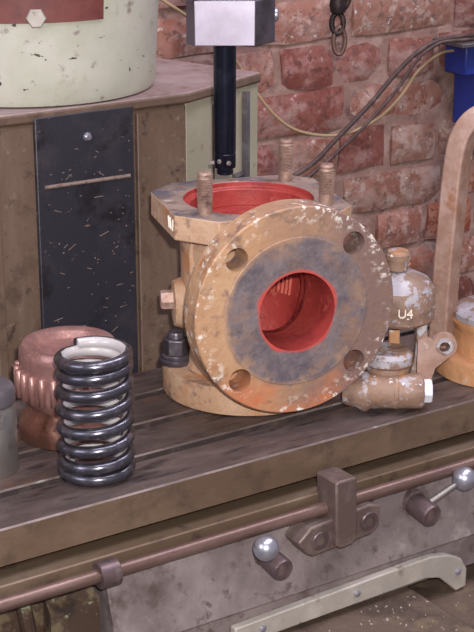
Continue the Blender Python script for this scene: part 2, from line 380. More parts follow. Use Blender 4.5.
M['brick'] = mat('old_red_brick', (160, 112, 98), [((140, 86, 72), 14, .45, .6), ((182, 148, 138), 34, .50, .62), ((120, 84, 76), 70, .54, .62), ((206, 186, 178), 60, .62, .68)], rough=.85, bump=1.0, bscale=70, hook=brick_hook)

# ------------------------------------------------------------------ setting
FLOOR_Z = -.95
o = build('floor', box(-2.5, 5, -1.5, 2.4, FLOOR_Z - .1, FLOOR_Z), M['concrete']); tag(o, kind='structure')
WY = 2.15
wall_root = empty('wall_back', (0, WY, 0)); tag(wall_root, kind='structure')
build('mortar', box(-2.5, 5, .0075, .25, FLOOR_Z, 2.2), M['mortar'], wall_root)
bm = bmesh.new(); lay = bm.loops.layers.color.new('tone')
z = FLOOR_Z + .03; row = 0
while z < 1.3:
    header = row % 2 == 1
    L_ = .1035 if header else .216
    x = -.6 + (.055 if header else 0) + random.uniform(-.015, .015)
    while x < 3.9:
        ln = L_ * random.uniform(.94, 1.04); hh = .0665 * random.uniform(.93, 1.04)
        dy = random.uniform(-.005, .004)
        dz = random.uniform(-.002, .002)
        b2 = bmesh.new(); j = [Vector((random.uniform(-.003, .003), random.uniform(-.003, .003), random.uniform(-.003, .003))) for _ in range(8)]
        nx = 5 if not header else 3
        # front grid with worn, wavy edges
        vs = {}
        for a in range(nx + 1):
            for c in range(4):
                px = x + ln * a / nx; pz_ = z + dz + hh * c / 3
                q = Vector((px * 14, row * 3.1, pz_ * 14)); nv = mnoise.noise_vector(q)
                edge = a in (0, nx) or c in (0, 3)
                vs[a, c] = bm.verts.new((px + nv.x * .008, dy + nv.y * .004 + (.005 if edge else 0) + (.004 if (a in (0, nx) and c in (0, 3)) else 0), pz_ + nv.z * .007))
        tone = random.choice([(1, 1, 1), (.9, .86, .88), (1.05, .9, .85), (.8, .74, .76), (1.1, 1.05, 1.05), (1.06, .84, .74), (.95, 1, 1.05), (.88, .78, .80)])
        fs = []
        for a in range(nx):
            for c in range(3): fs.append(bm.faces.new((vs[a, c], vs[a + 1, c], vs[a + 1, c + 1], vs[a, c + 1])))
        bk = {k: bm.verts.new((vs[k].co.x, .03, vs[k].co.z)) for k in vs if k[0] in (0, nx) or k[1] in (0, 3)}
        loop = [(a, 0) for a in range(nx + 1)] + [(nx, c) for c in range(1, 4)] + [(a, 3) for a in range(nx - 1, -1, -1)] + [(0, c) for c in (2, 1)]
        for i in range(len(loop)):
            k1, k2 = loop[i], loop[(i + 1) % len(loop)]
            fs.append(bm.faces.new((vs[k1], bk[k1], bk[k2], vs[k2])))
        b2.free()
        for f in fs:
            for l in f.loops: l[lay] = (*tone, 1)
        x += L_ + .011
    z += .0775; row += 1
build('brickwork', bm, M['brick'], wall_root, angle=60)

# ------------------------------------------------------------------ milling machine table with three tee slots
TY0, TY1 = 1.106, 1.358
TX0, TX1 = .12, 1.75
sl = [1.168, 1.2335, 1.299]
prof = [(TY0, -.034), (TY0, -.0014), (TY0 + .0016, 0)]
for s in sl:
    prof += [(s - .0072, 0), (s - .0058, -.0015), (s - .0058, -.011), (s - .012, -.011), (s - .012, -.019), (s + .012, -.019), (s + .012, -.011), (s + .0058, -.011), (s + .0058, -.0015), (s + .0072, 0)]
prof += [(TY1 - .001, 0), (TY1, -.001), (TY1, -.034), (1.345, -.034), (1.345, -.050), (1.150, -.050), (1.150, -.040), (1.120, -.040), (1.120, -.034)]
t = empty('machine_table', ((TX0 + TX1) / 2, 1.23, -.05))
tag(t, 'long brown iron machine table with tee slots carrying the flanged valve and spring', 'machine table')
off = Matrix.Translation(-Vector(t.location))
o = build('slotted_top', extrude_x(prof, TX0, TX1), [M['table_top'], M['table_side'], M['worn_edge'], M['slot_grime_shade']], t, mw=off)
for p in o.data.polygons:
    n_ = p.normal; c_ = p.center.z + t.location.z
    if abs(n_.x) < .5 and .2 < n_.z < .95: p.material_index = 2          # worn bright arrises
    elif n_.z < .5: p.material_index = 1
    if c_ < -.002 and p.center.y + 1.23 > TY0 + .003 and c_ > -.0195 and abs(n_.x) < .5: p.material_index = 3   # slot insides: grimy, and painted darker so they look deeper

# ------------------------------------------------------------------ saddle under the table
t = empty('machine_saddle', (.95, 1.2, -.19))
tag(t, 'grey oily iron saddle below the table with a bolted bracket and a pale wiper strip', 'machine saddle')
off = Matrix.Translation(-Vector(t.location))
SX0, SX1 = .592, 1.5
# way ledge that runs the whole width just below the table
build('way_ledge', extrude_x([(1.0960, -.0660), (1.0948, -.0650), (1.0948, -.0468), (1.0960, -.0456), (1.120, -.0456), (1.120, -.0503), (1.34, -.0503), (1.34, -.0715), (1.11, -.0715), (1.11, -.0660)], .2, 1.7), M['rail'], t, mw=off)
prof = [(1.108, -.0720), (1.108, -.0664), (1.0985, -.0664), (1.0795, -.134), (1.0830, -.137), (1.0830, -.170), (1.36, -.170), (1.36, -.0720)]
build('saddle_body', extrude_x(prof, SX0, SX1), M['saddle'], t, mw=off, bevel=.0008)
# wiper strip outline in (x, z), at y 1.073..1.083
st = [(.700, -.148), (.94, -.1405), (.950, -.1415), (.957, -.147), (.9765, -.150), (.9765, -.178), (.961, -.180), (.944, -.1605), (.93, -.1575), (.73, -.1640), (.700, -.1640)]
st = [(.712, -.1462), (.922, -.1402), (.945, -.1400), (.966, -.1440), (.984, -.1530), (.992, -.1660), (.992, -.186), (.979, -.188), (.956, -.1665), (.938, -.1620), (.712, -.1655)]
ws = build('wiper_strip', extrude_y(st, 1.074, 1.083), M['strip'], t, bevel=.0012, mw=off); ws['label'] = 'pale painted wiper strip'
for (x, z) in ((.852, -.152), (.980, -.1665), (.742, -.155)):
    b_ = lathe([(0, .0028), (.0018, .0027), (.0033, .0016), (.0036, 0), (.0036, -.003)], 20)
    so = build('screw', b_, M['chrome'], ws, mw=off @ aim((x, 1.074, z), (0, -1, 0)))
# bracket that carries the rod
br = extrude_y([(.775, -.0785), (.785, -.092), (.792, -.0965), (.860, -.0925), (.870, -.087), (.872, -.064), (.858, -.0605), (.79, -.066)], 1.072, 1.098)
bo = build('rod_bracket', br, M['bracket'], t, bevel=.002, mw=off @ T(.005, 0, 0))
post = extrude_y([(.816, -.090), (.814, -.026), (.8155, -.024), (.8370, -.024), (.8385, -.026), (.8405, -.088), (.835, -.0925), (.822, -.094)], 1.066, 1.098)
build('bracket_post', post, M['bracket'], bo, bevel=.002, mw=off @ T(.004, 0, 0))
for (x, z) in ((.8050, -.0815), (.8620, -.0770)):
    r_ = lathe([(.0098, -.008), (.0098, .001), (.0090, .002), (.0052, .002), (.0050, -.004), (0, -.004)], 28)
    build('socket_screw', r_, M['stub'], bo, mw=off @ aim((x, 1.072, z), (0, -1, -.05)))
    build('socket_recess', lathe([(.0040, -.0035), (.0040, -.0005), (.0024, -.0005), (.0020, -.0035)], 6, closed=True), M['black_steel'], bo, mw=off @ aim((x, 1.072, z), (0, -1, -.05)))

# ------------------------------------------------------------------ trip rod in front of the saddle with its collar
t = empty('trip_rod', (.9, 1.085, -.0570)); tag(t, 'long thin coppery rod running below the front edge of the machine table', 'rod')
build('rod', cyl(.0062, -.66, .66, 24), M['rod'], t, mw=RY(90))
co = lathe([(.0112, -.0095), (.0122, -.0087), (.0122, .0087), (.0112, .0095), (.0064, .0095), (.0064, -.0095)], 32, closed=True)
c_ = build('stop_collar', co, M['stub'], t, mw=T(-.3130, 0, 0) @ RY(90)); c_['label'] = 'dark brown collar clamped on the rod'
build('grub_screw', cyl(.0024, .010, .0128, 12), M['black_steel'], t, mw=T(-.3130, 0, 0))
# rod end support, fixed to the saddle far right
# ------------------------------------------------------------------ knee and its pedestal
t = empty('machine_knee', (1.0, 1.1, FLOOR_Z)); tag(t, 'brown iron knee with swarf chips below the saddle', 'machine knee')
off = Matrix.Translation(-Vector(t.location))
build('knee_top', box(.60, .925, .80, 1.36, -.26, -.1705), M['knee'], t, bevel=.003, mw=off)
build('guide_way', box(.925, 1.5, .80, 1.36, -.26, -.1895), M['knee'], t, bevel=.002, mw=off)
build('guide_rib', extrude_x([(.93, -.1705), (.934, -.1655), (.940, -.1655), (.944, -.1705)], .61, .915), M['knee'], t, mw=off)
build('pedestal', box(.60, 1.45, .9, 1.36, FLOOR_Z, -.26), M['peeling'], t, mw=off)
# peeling casting left of the saddle
t = empty('peeling_casting', (.45, 1.2, FLOOR_Z)); tag(t, 'brown iron casting with flaking green paint under the rod at bottom left', 'machine casting')
off = Matrix.Translation(-Vector(t.location))
bm = box(.20, .572, 1.118, 1.36, FLOOR_Z, -.0725)
build('casting_body', bm, M['peeling'], t, bevel=.004, mw=off)
build('casting_rib', rough_up(subdiv(extrude_x([(1.119, -.075), (1.100, -.088), (1.092, -.2), (1.119, -.24)], .540, .586), 3), .003, 60), M['peeling'], t, mw=off)
build('casting_strut', sweep([(.520, 1.115, -.078), (.545, 1.112, -.24)], circ(.007, 10)), M['peeling'], t, mw=off)

# ------------------------------------------------------------------ clamp levers with ball ends
def lever(name, base, ball, rad, rb, label):
    t = empty(name, base); tag(t, label, 'clamp lever', 'ball-ended clamp levers on the saddle')
    ax = Vector((.0, -1, -.10)).normalized()
    m = aim((0, 0, 0), ax)
    build('clamp_stub', lathe([(rad * .92, -.004), (rad, 0), (rad, .030), (rad * .9, .0325), (0, .0325)], 32), M['stub'], t, mw=m)
    build('clamp_collar', lathe([(rad * 1.18, -.006), (rad * 1.18, .004), (rad * .9, .006), (0, .006)], 32), M['stub'], t, mw=m)
    p0 = ax * .015; p1 = Vector(ball) - Vector(base)
    build('lever_arm', sweep([p0, p0.lerp(p1, .5), p1], lambda s: circ(.0042 - .0012 * s, 12)), M['grey_steel'], t)
    bm = bmesh.new(); bmesh.ops.create_uvsphere(bm, u_segments=36, v_segments=20, radius=rb); 
    build('ball_knob', bm, M['chrome'], t, mw=Matrix.Translation(p1))
lever('clamp_lever', (.7570, 1.094, -.0910), (.7355, 1.060, -.0645), .0108, .0118, 'ball-ended clamp lever left of the bracket, steel ball resting above its short stub')
lever('clamp_lever', (.9345, 1.096, -.0855), (.9790, 1.070, -.0620), .0115, .0120, 'ball-ended clamp lever right of the bracket, its thin arm reaching up to the right')

# ------------------------------------------------------------------ background machine column
t = empty('machine_column', (.8, 1.6, FLOOR_Z)); tag(t, 'brown machine column with a scratched black front panel, behind the table', 'machine column')
off = Matrix.Translation(-Vector(t.location))
CZ = .2676
poly = [(.30, 1.45), (.8985, 1.45), (.8985, 1.80), (.30, 1.80)]
build('column_body', prism(poly, FLOOR_Z, CZ - .012), M['brown_face'], t, bevel=.004, mw=off)
poly = [(.30, 1.446), (.899, 1.446), (1.0331, 1.5032), (1.03, 1.5128), (.9821, 1.6566), (.9821, 1.82), (.30, 1.82)]
build('column_top_slab', prism(poly, CZ - .012, CZ), [M['dust_top'], M['brown_face']], t, bevel=.003, mw=off)
for p in COL.objects['column_top_slab'].data.polygons:
    if p.normal.z < .5: p.material_index = 1
poly = [(.8985, 1.4535), (1.0300, 1.5060), (.9790, 1.6500), (.8985, 1.66)]
g_ = build('side_housing', prism(poly, FLOOR_Z, CZ - .012), M['pale_green'], t, bevel=.002, mw=off); g_['label'] = 'pale green painted side housing'
# cover seam and grey edge strip on the housing face
d = (Vector((1.0300, 1.5060, 0)) - Vector((.8985, 1.4535, 0))).normalized(); nrm = Vector((d.y, -d.x, 0))
a0 = Vector((.8985, 1.4535, 0))
def on_face(s, z, out=0): return a0 + d * s + nrm * out + Vector((0, 0, z))
build('edge_strip', sweep([on_face(.112, -.5, .002), on_face(.112, .25, .002)], [(-.004, -.004), (.004, -.004), (.004, .004), (-.004, .004)], up=nrm), M['shelf_grey'], t, mw=off)
build('cover_seam', sweep([on_face(.052, -.5, .0002), on_face(.052, .245, .0002)], circ(.0014, 8), up=nrm), M['wire_d'], t, mw=off)
build('catch', sweep([on_face(.088, .155, .002), on_face(.104, .155, .002)], circ(.004, 8), up=nrm), M['black_steel'], t, mw=off)
# black panel and light frame bead
pan = extrude_y([(.7135, .2612), (.8285, .2612), (.8285, -.75), (.7135, -.75)], 1.4445, 1.4505)
po = build('front_panel', pan, M['black_panel'], t, bevel=.001, mw=off); po['label'] = 'scratched black steel panel'
build('panel_screw', lathe([(0, .004), (.003, .0036), (.0048, .0012), (.005, 0)], 24), M['chrome'], po, mw=off @ aim((.7735, 1.4445, .235), (0, -1, 0)))
build('panel_ridge', sweep([(.722, 1.4445, .188), (.823, 1.4445, .187)], circ(.0020, 8)), M['chalk_scratch'], po, mw=off)
random.seed(11)
bm = bmesh.new()
for k in range(46):
    x = random.uniform(.722, .824); z = random.choice([random.uniform(.0, .12), random.uniform(.19, .25), random.uniform(.0, .2)])
    l = random.choice([random.uniform(.001, .004), random.uniform(.004, .012)]); a = random.gauss(.1, .35)
    join(bm, extrude_y([(x, z), (x + l * math.cos(a), z + l * math.sin(a)), (x + l * math.cos(a) + .0002, z + l * math.sin(a) + .0007), (x, z + .0007)], 1.4441, 1.4446))
sc_ = build('paint_scratches', bm, M['chalk_scratch'], po, mw=off); tag(sc_, kind='stuff')
build('frame_bead', box(.660, .672, 1.444, 1.452, -.75, .252), M['brown_face'], t, bevel=.002, mw=off)
build('frame_bead', box(.833, .8355, 1.444, 1.452, -.75, .252), M['brown_face'], t, bevel=.0008, mw=off)

# grey-green drum standing on the column
t = empty('enamel_drum', (.7788, 1.5845, CZ)); tag(t, 'chipped grey-green enamelled drum on top of the machine column', 'machine drum')
b = lathe([(.131, 0), (.1365, .002), (.1390, .008), (.1395, .03), (.1535, .26), (.1535, .30), (0, .30)], 96)
build('drum_body', b, M['green_cyl'], t)
# maroon plate wrapped on the drum, a screw and a torn paper scrap
def drum_r(z): return .1395 + (z - .03) * .014 / .23
bm = bmesh.new(); g = {}
a_c = math.atan2(-FWD_H.y, -FWD_H.x)
A0, A1 = a_c - .06, a_c + .69
na, nz_ = 24, 6
for s, rr in ((0, .0006), (1, .002)):
    for i in range(na + 1):
        for k in range(nz_ + 1):
            a = A0 + (A1 - A0) * i / na; z = .088 + .10 * k / nz_ + .0 * i
            r = drum_r(z) + rr; g[s, i, k] = bm.verts.new((r * math.cos(a), r * math.sin(a), z))
for s in (0, 1):
    for i in range(na):
        for k in range(nz_): bm.faces.new((g[s, i, k], g[s, i + 1, k], g[s, i + 1, k + 1], g[s, i, k + 1]))
for i in range(na):
    for k in (0, nz_): bm.faces.new((g[0, i, k], g[0, i + 1, k], g[1, i + 1, k], g[1, i, k]))
for k in range(nz_):
    for i in (0, na): bm.faces.new((g[0, i, k], g[0, i, k + 1], g[1, i, k + 1], g[1, i, k]))
mp_ = build('maroon_plate', bm, M['maroon'], t); mp_['label'] = 'torn maroon label plate'
a_ = a_c + .19; rr_ = drum_r(.094) + .0015
ps = build('plate_screw', rough_up(hexa(.0100, 0, .006, .3), .0012, 140), M['strip'], t, mw=aim((rr_ * math.cos(a_), rr_ * math.sin(a_), .0935), (math.cos(a_), math.sin(a_), 0))); ps['label'] = 'paint-covered plate screw'

# ------------------------------------------------------------------ flanged valve casting
VB = Vector((.8544, 1.2656, 0)); VR = math.radians(-11.5)
t = empty('valve_casting', VB, VR); tag(t, 'large rusty flanged valve body with red painted bore standing on the machine table', 'valve')
HZ = .1165
# base flange
bf = build('base_flange', lathe([(.0850, 0), (.0872, .0015), (.0874, .026), (.0862, .0285), (0, .0285)], 96), [M['rust_light'], M['red']], t)
carve(bf, [cyl(.009, .020, .04, 24, mi=0).copy() if False else (lambda c: (c.transform(T(-.058, -.012, 0)), c)[1])(cyl(.010, .0255, .04, 24))])
# body shell
body = lathe([(.066, .0280), (.062, .034), (.060, .045), (.064, .070), (.0675, .10), (.0675, .14), (.069, .165), (.074, .1745), (0, .1745)], 80)
body = build('valve_body', body, [M['rust_light'], M['red']], t)
vert = lathe([(.048, .030), (.055, .04), (.058, .08), (.058, .180)], 64, mi=1)
hor = cyl(.0385, .0, .13, 64, mi=1); hor.transform(aim((0, 0, HZ), (0, -1, 0)))
carve(body, [vert, hor])
# neck to the front flange
neck = build('valve_neck', lathe([(.052, .050), (.052, .070), (.056, .082), (.066, .0895)], 72), [M['rust_light'], M['red']], t, mw=aim((0, 0, HZ), (0, -1, 0)))
h2 = cyl(.0385, .0, .13, 64, mi=1); h2.transform(aim((0, 0, HZ), (0, -1, 0)))
v2 = cyl(.0582, 0, .2, 64, mi=1)
carve(neck, [h2, v2])
# front flange
ff = lathe([(.0995, .0885), (.1013, .0900), (.1015, .1175), (.1003, .1190), (.0728, .1192), (.0720, .1199), (0, .1199)], 128)
ff = build('front_flange', ff, [M['flange_face'], M['red'], M['rust_light']], t, mw=aim((0, 0, HZ), (0, -1, 0)))
cut = [cyl(.0385, .05, .13, 96, mi=1)]; cut[0].transform(aim((0, 0, HZ), (0, -1, 0)))
for k in range(4):
    a = math.radians(45 + 90 * k + 1.5)
    c = cyl(.0112, .07, .13, 40, mi=0); c.transform(T(.0835 * math.cos(a), 0, HZ + .0835 * math.sin(a)) @ aim((0, 0, 0), (0, -1, 0))); cut.append(c)
carve(ff, cut)
# thread remains visible in the bore
for k in range(5):
    a = math.radians(40 - k * 5.0); a2 = a - math.radians(2.5)
    build('bore_thread', sweep([Vector((.0572 * math.cos(a), .0572 * math.sin(a), .084)), Vector((.0572 * math.cos(a2), .0572 * math.sin(a2), .1030))], circ(.0014, 8)), M['thread'], t)
# top flange
TZ = .198
tf_poly = []
hx, hy = .0870, .0790
def corner(sx, sy, c):
    p = [(sx * hx, sy * (hy - c)), (sx * (hx - c), sy * hy)]
    return p if sx * sy > 0 else p[::-1]
tf_poly = corner(-1, -1, .034) + corner(1, -1, .022) + corner(1, 1, .024) + corner(-1, 1, .030)
tfr = -5.5
tf = build('top_flange', prism(tf_poly, TZ - .0245, TZ), [M['rust_light'], M['red'], M['flange_top']], t, mw=RZ(tfr))
for p in tf.data.polygons:
    if p.normal.z > .9: p.material_index = 2
c1 = cyl(.0640, TZ - .006, TZ + .01, 96, mi=1); c2 = cyl(.0575, TZ - .05, TZ + .01, 96, mi=1)
carve(tf, [c1, c2])
tf.modifiers.new('bevel', 'BEVEL').width = .0012
tf.modifiers['bevel'].segments = 2; tf.modifiers['bevel'].limit_method = 'ANGLE'; tf.modifiers['bevel'].angle_limit = math.radians(40)
sr = build('seat_ring', lathe([(.0575, TZ - .034), (.0575, TZ - .026), (.046, TZ - .026), (.046, TZ - .034)], 80, closed=True), M['red'], t); sr['label'] = 'red painted seat ring inside the valve'
# studs
def stud_bm(h):
    pr_ = [(.0072, -.02), (.0072, .010)]
    z = .011
    while z < h - .006:
        pr_ += [(.0064, z), (.0075, z + .0007)]; z += .0015
    pr_ += [(.0066, h - .004), (.0070, h - .002), (.0058, h), (0, h)]
    return lathe(pr_, 28)
for x, y, h in ((-.0575, -.0470, .0405), (.0640, -.0480, .0400), (.0560, .0530, .0430)):
    s_ = build('threaded_stud', stud_bm(h), M['stud'], t, mw=RZ(tfr) @ T(x, y, TZ))
# side boss and pale hex plug
bd = Vector((-1, .24, 0)).normalized()
boss = lathe([(.026, .050), (.0255, .068), (.023, .0755), (.018, .0765), (0, .0765)], 40)
boss.transform(Matrix.Diagonal((1, 1.0, 1, 1)))
build('side_boss', boss, M['rust_light'], t, mw=aim((0, 0, .092), bd))
pb = build('hex_plug', hexa(.0098, .075, .0885), M['bolt_pale'], t, mw=aim((0, 0, .096), bd)); pb['label'] = 'pale hexagonal plug'
# cast ridge on the body
build('cast_rib', sweep(smooth_path([Vector((-.064, -.018, .172)), Vector((-.0655, -.015, .150)), Vector((-.065, -.017, .128))], 6), circ(.0035, 8)), M['rust_light'], t)
# three chalk strokes on the chamfered corner of the top flange
mid = (RZ(tfr) @ Vector(((tf_poly[0][0] + tf_poly[1][0]) / 2, (tf_poly[0][1] + tf_poly[1][1]) / 2, 0)))
nn = (RZ(tfr) @ Vector((-1, -1, 0))).normalized(); dd = Vector((-nn.y, nn.x, 0))
bm = bmesh.new()
pl = Vector(tf_poly[0]).to_3d()
e0 = RZ(tfr) @ Vector((-hx, -hy + .034, 0))
ed = RZ(tfr) @ Vector((0, 1, 0)); en = RZ(tfr) @ Vector((-1, 0, 0))
for k, (s, lean) in enumerate(((.012, .003), (.018, .003), (.024, -.002))):
    p0 = e0 - ed * 0 + ed * (.030 - s) + en * .0003 + Vector((0, 0, TZ - .0165)); p1 = p0 + ed * lean + Vector((0, 0, .011))
    join(bm, sweep([p0, p1], circ(.0010, 8)))
mk = build('chalk_strokes', bm, M['chalk_mark'], t); mk['label'] = 'three white strokes on the flange edge'
# clamp nut and washers on the base flange
for ang, lab in ((166, 'near'), (40, 'far')):
    a = math.radians(ang)
    m = T(.0735 * math.cos(a), .0735 * math.sin(a), .0285)
    w_ = build('washer', lathe([(.0165, 0), (.0170, .001), (.0170, .0045), (.0160, .0055), (.0150, .0060), (.0150, .0090), (.0135, .0105), (0, .0105)], 40), M['black_steel'], t, mw=m); w_['label'] = 'dark round washer'
    n_ = build('hex_nut', hexa(.0136, .0105, .0270, .08), M['black_steel'], t, mw=m @ RZ(-83), bevel=.0006); n_['label'] = 'black hexagonal nut'
    build('nut_stud', lathe([(.0085, .0), (.0085, .031), (.0075, .033), (0, .033)], 24), M['black_steel'], t, mw=m)

# ------------------------------------------------------------------ coil spring
SB = Vector((.6203, 1.1600, 0))
t = empty('coil_spring', SB); tag(t, 'dark blued steel coil spring standing upright in front of the bronze spool', 'spring')
hts = [.0055, .0172, .0335, .0505, .0680, .0855, .1015, .1130]
rw, rm = .0055, .0294
front = math.atan2(-FWD_H.y, -FWD_H.x)
def hz(u):   # height after u turns
    if u <= 0: return hts[0]
    if u >= 7: return min(hts[7] + (u - 7) * .004, .1150)
    i = int(u); f = u - i; return hts[i] + (hts[i + 1] - hts[i]) * f
path = []
u0, u1 = -.33, 7.60
n = 8 * 64
for i in range(n + 1):
    u = u0 + (u1 - u0) * i / n; a = front + 2 * math.pi * u
    z = sum(hz(u + s) for s in (-.3, -.15, 0, .15, .3)) / 5
    path.append(Vector((rm * math.cos(a), rm * math.sin(a), max(z, rw * .98))))
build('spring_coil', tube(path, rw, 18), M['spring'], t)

# ------------------------------------------------------------------ bronze spool behind the spring
t = empty('bronze_spool', (.6471, 1.2590, 0), .3); tag(t, 'pinkish bronze spool with a fluted rim band standing behind the spring', 'bronze fitting')
k = .001
build('spool_base', lathe([(.047, 0), (.0498, .001), (.0502, .010), (.0492, .0150), (.0465, .0200), (.0430, .0240), (.0405, .0270), (.0398, .033), (0, .033)], 72), M['bronze_base'], t)
build('spool_body', lathe([(.0396, .031), (.0440, .036), (.0470, .042), (.0470, .044), (.0482, .0445), (.0482, .0675), (.0472, .0680), (.0465, .072), (.0470, .080), (.0462, .0870), (.0430, .0910), (.0400, .0912),
                           (.0340, .0895), (.0300, .083), (.0230, .081), (0, .081)], 84), M['copper'], t)
rib = lathe([(.0020, -.0140), (.0034, -.0130), (.0036, .0130), (.0020, .0140)], 14)
rm_ = bpy.data.meshes.new('flute_rib'); rib.to_mesh(rm_); rib.free(); rm_.materials.append(M['copper'])
for p in rm_.polygons: p.use_smooth = True
for i in range(26):
    a = 2 * math.pi * i / 26
    o = bpy.data.objects.new('flute_rib', rm_); COL.objects.link(o); o.parent = t
    o.location = (.0486 * math.cos(a), .0486 * math.sin(a), .056)

# ------------------------------------------------------------------ turned steel sleeve at the left edge
t = empty('steel_sleeve', (.5440, 1.2240, 0)); tag(t, 'dull grey turned steel sleeve with a dark cap, at the left edge of the table', 'sleeve')
build('sleeve_body', lathe([(.0270, 0), (.0275, .001), (.0275, .060), (.0265, .062), (.0258, .064), (.0258, .066), (0, .066)], 60), M['grey_steel'], t)
build('sleeve_cap', lathe([(.0255, .064), (.0272, .066), (.0272, .076), (.0255, .080), (.012, .081), (0, .081)], 60), M['cap_dark'], t)

# ------------------------------------------------------------------ boring head and bar
DEP = 1.655
def pt(px, py, D): return CAM + (FWD * F_PX + RGT * (px - 237) + UPV * (316 - py)) * (D / F_PX)
bt = pt(225, 174, DEP)
ax = Vector((bt.x, bt.y, 0))
top = pt(225, 31, DEP).z
t = empty('boring_bar', (bt.x, bt.y, bt.z)); tag(t, 'slim blue-black boring bar pointing down at the valve from the spindle head', 'boring bar')
L_ = top - bt.z
build('bar_shank', lathe([(.0070, .0), (.0085, .0008), (.0088, .004), (.0080, .005), (.0080, .0065), (.0107, .0072), (.0112, .0085), (.0112, .022), (.0108, .0225), (.0108, .024), (.0113, .0245), (.0117, L_ + .02), (0, L_ + .02)], 40), M['bar_black'], t)
vd = -FWD_H
for da, z in ((.35, .014), (-.5, .0155)):
    q = RZ(math.degrees(da)) @ vd
    build('set_screw', lathe([(.0024, 0), (.0024, .0125), (.0012, .0128), (.0010, .0118), (0, .0118)], 16), M['grey_steel'], t, mw=aim((0, 0, z), q))
build('cutting_tip', sweep([Vector((0, 0, .0125)) + RGT * (-.004), Vector((0, 0, .0125)) - RGT * .0150], [(-.0017, -.0017), (.0017, -.0017), (.0017, .0017), (-.0017, .0017)]), M['grey_steel'], t)
# head
t = empty('spindle_head', (bt.x, bt.y, top)); tag(t, 'bright ground steel spindle block above the boring bar at the top', 'spindle head')
m = Matrix(((RGT.x, FWD_H.x, 0, 0), (RGT.y, FWD_H.y, 0, 0), (0, 0, 1, 0), (0, 0, 0, 1)))
poly = [(-.0290, -.046), (.0300, -.046), (.0500, -.022), (.0500, .022), (.030, .046), (-.0290, .046), (-.0375, .034), (-.0375, -.034)]
hb = build('head_block', prism(poly, 0, .0440), [M['bright_steel'], M['dark_head']], t, mw=m, bevel=.0008)
for p in hb.data.polygons:
    nv = p.normal
    if not (nv.dot(-FWD_H) > .9) : p.material_index = 1  # all but the front facet coloured dark, shade painted into the steel
poly2 = [(x * .985, y * .985) for x, y in poly]
hb2 = build('head_upper', prism(poly2, .0452, .130), M['bright_steel'], t, mw=m, bevel=.0008)
build('head_joint', prism([(x * .9, y * .9) for x, y in poly], .043, .046), M['dark_head'], t, mw=m)
build('side_button', lathe([(.0075, 0), (.0072, .003), (.005, .0045), (0, .005)], 24), M['chrome'], t, mw=m @ aim((.0495, 0, .0240), (1, 0, 0)))
build('spindle_nose', cyl(.022, .13, .30, 40), M['dark_head'], t)

# ------------------------------------------------------------------ small painted casting right of the valve
cc = Vector((.9367, 1.1338, 0)) - FWD_H * .012
bax = (RGT * .995 + FWD_H * .02).normalized()
t = empty('small_valve_casting', cc + RGT * .0 + FWD_H * .012, math.atan2(RGT.y, RGT.x))
tag(t, 'small rusty casting with chalky paint and a white end cap, right of the big flange', 'small casting')
# local frame: +x photo-right, +y away from the viewer
BZ = .0185
b_ = lathe([(.012, -.050), (.0145, -.044), (.0160, -.036), (.0195, -.030), (.0200, -.026), (.0178, -.022), (.0175, .000), (.0182, .001), (.0182, .004), (.0175, .005), (.0175, .028), (.0160, .030), (0, .030)], 48)
rough_up(b_, .0006, 120)
build('barrel', b_, M['old_paint'], t, mw=aim((0, 0, BZ), (1, 0, 0)))
e_ = build('end_cap', lathe([(.0125, .029), (.0125, .0365), (.0115, .0385), (0, .0385)], 8), M['white_cap'], t, mw=aim((0, 0, BZ), (1, 0, 0)), bevel=.0006); e_['label'] = 'white end cap'
build('neck_ring', rough_up(lathe([(.016, .020), (.0190, .030), (.0220, .036), (.0225, .0385), (.0215, .041), (.0245, .044), (.0240, .052), (.0200, .0560), (.0160, .0540), (0, .0540)], 48), .0005, 100), M['old_paint'], t, mw=T(-.003, .016, 0))
UC = Vector((.008, .051, -.0080))
build('cap_housing', rough_up(lathe([(.018, .0835), (.0300, .0840), (.0345, .0850), (.0365, .0875), (.0370, .110), (.0350, .1190), (.0290, .1265), (.0180, .1320), (.010, .134), (0, .134)], 64), .0006, 90), M['old_paint'], t, mw=T(*UC))
pc = lathe([(.0352, .1190), (.0292, .1270), (.0180, .1326), (.010, .1346), (0, .1346)], 48)
pc = build('painted_crown', rough_up(pc, .0007, 150), M['grey_paint'], t, mw=T(*UC)); pc['label'] = 'grey painted crown'
build('top_boss', rough_up(lathe([(.0105, .128), (.0105, .1380), (.0125, .1390), (.0125, .1440), (.0100, .1475), (0, .148)], 32), .0005, 150), M['old_paint'], t, mw=T(UC.x - .002, UC.y, 0))
# raised casting number on the cap
tm = text_mesh('U4', .0125, .0012)
tm.transform(Matrix.Translation((UC.x + .0035, UC.y - .0368, .0930)) @ RX(90))
rn = build('raised_number', tm, M['chalk_mark'], t); rn['label'] = 'raised white casting mark'
# yoke posts
def bar(p, sx, sy): return sweep(p, [(-sx, -sy), (sx, -sy), (sx, sy), (-sx, sy)], up=(0, -1, 0))
build('yoke_post', bar(smooth_path([(.021, .020, .022), (.028, .026, .045), (.030, .036, .068), (.028, .040, .088)], 6), .0055, .007), M['grey_paint'], t, bevel=.0015)
build('yoke_post', bar(smooth_path([(-.026, .030, .030), (-.024, .038, .050), (-.020, .044, .070), (-.018, .046, .088)], 6), .0055, .007), M['old_paint'], t, bevel=.0015)
build('yoke_post', bar(smooth_path([(.006, .056, .034), (.006, .060, .060), (.006, .060, .088)], 6), .0055, .005), M['orange_rust'], t, bevel=.0015)
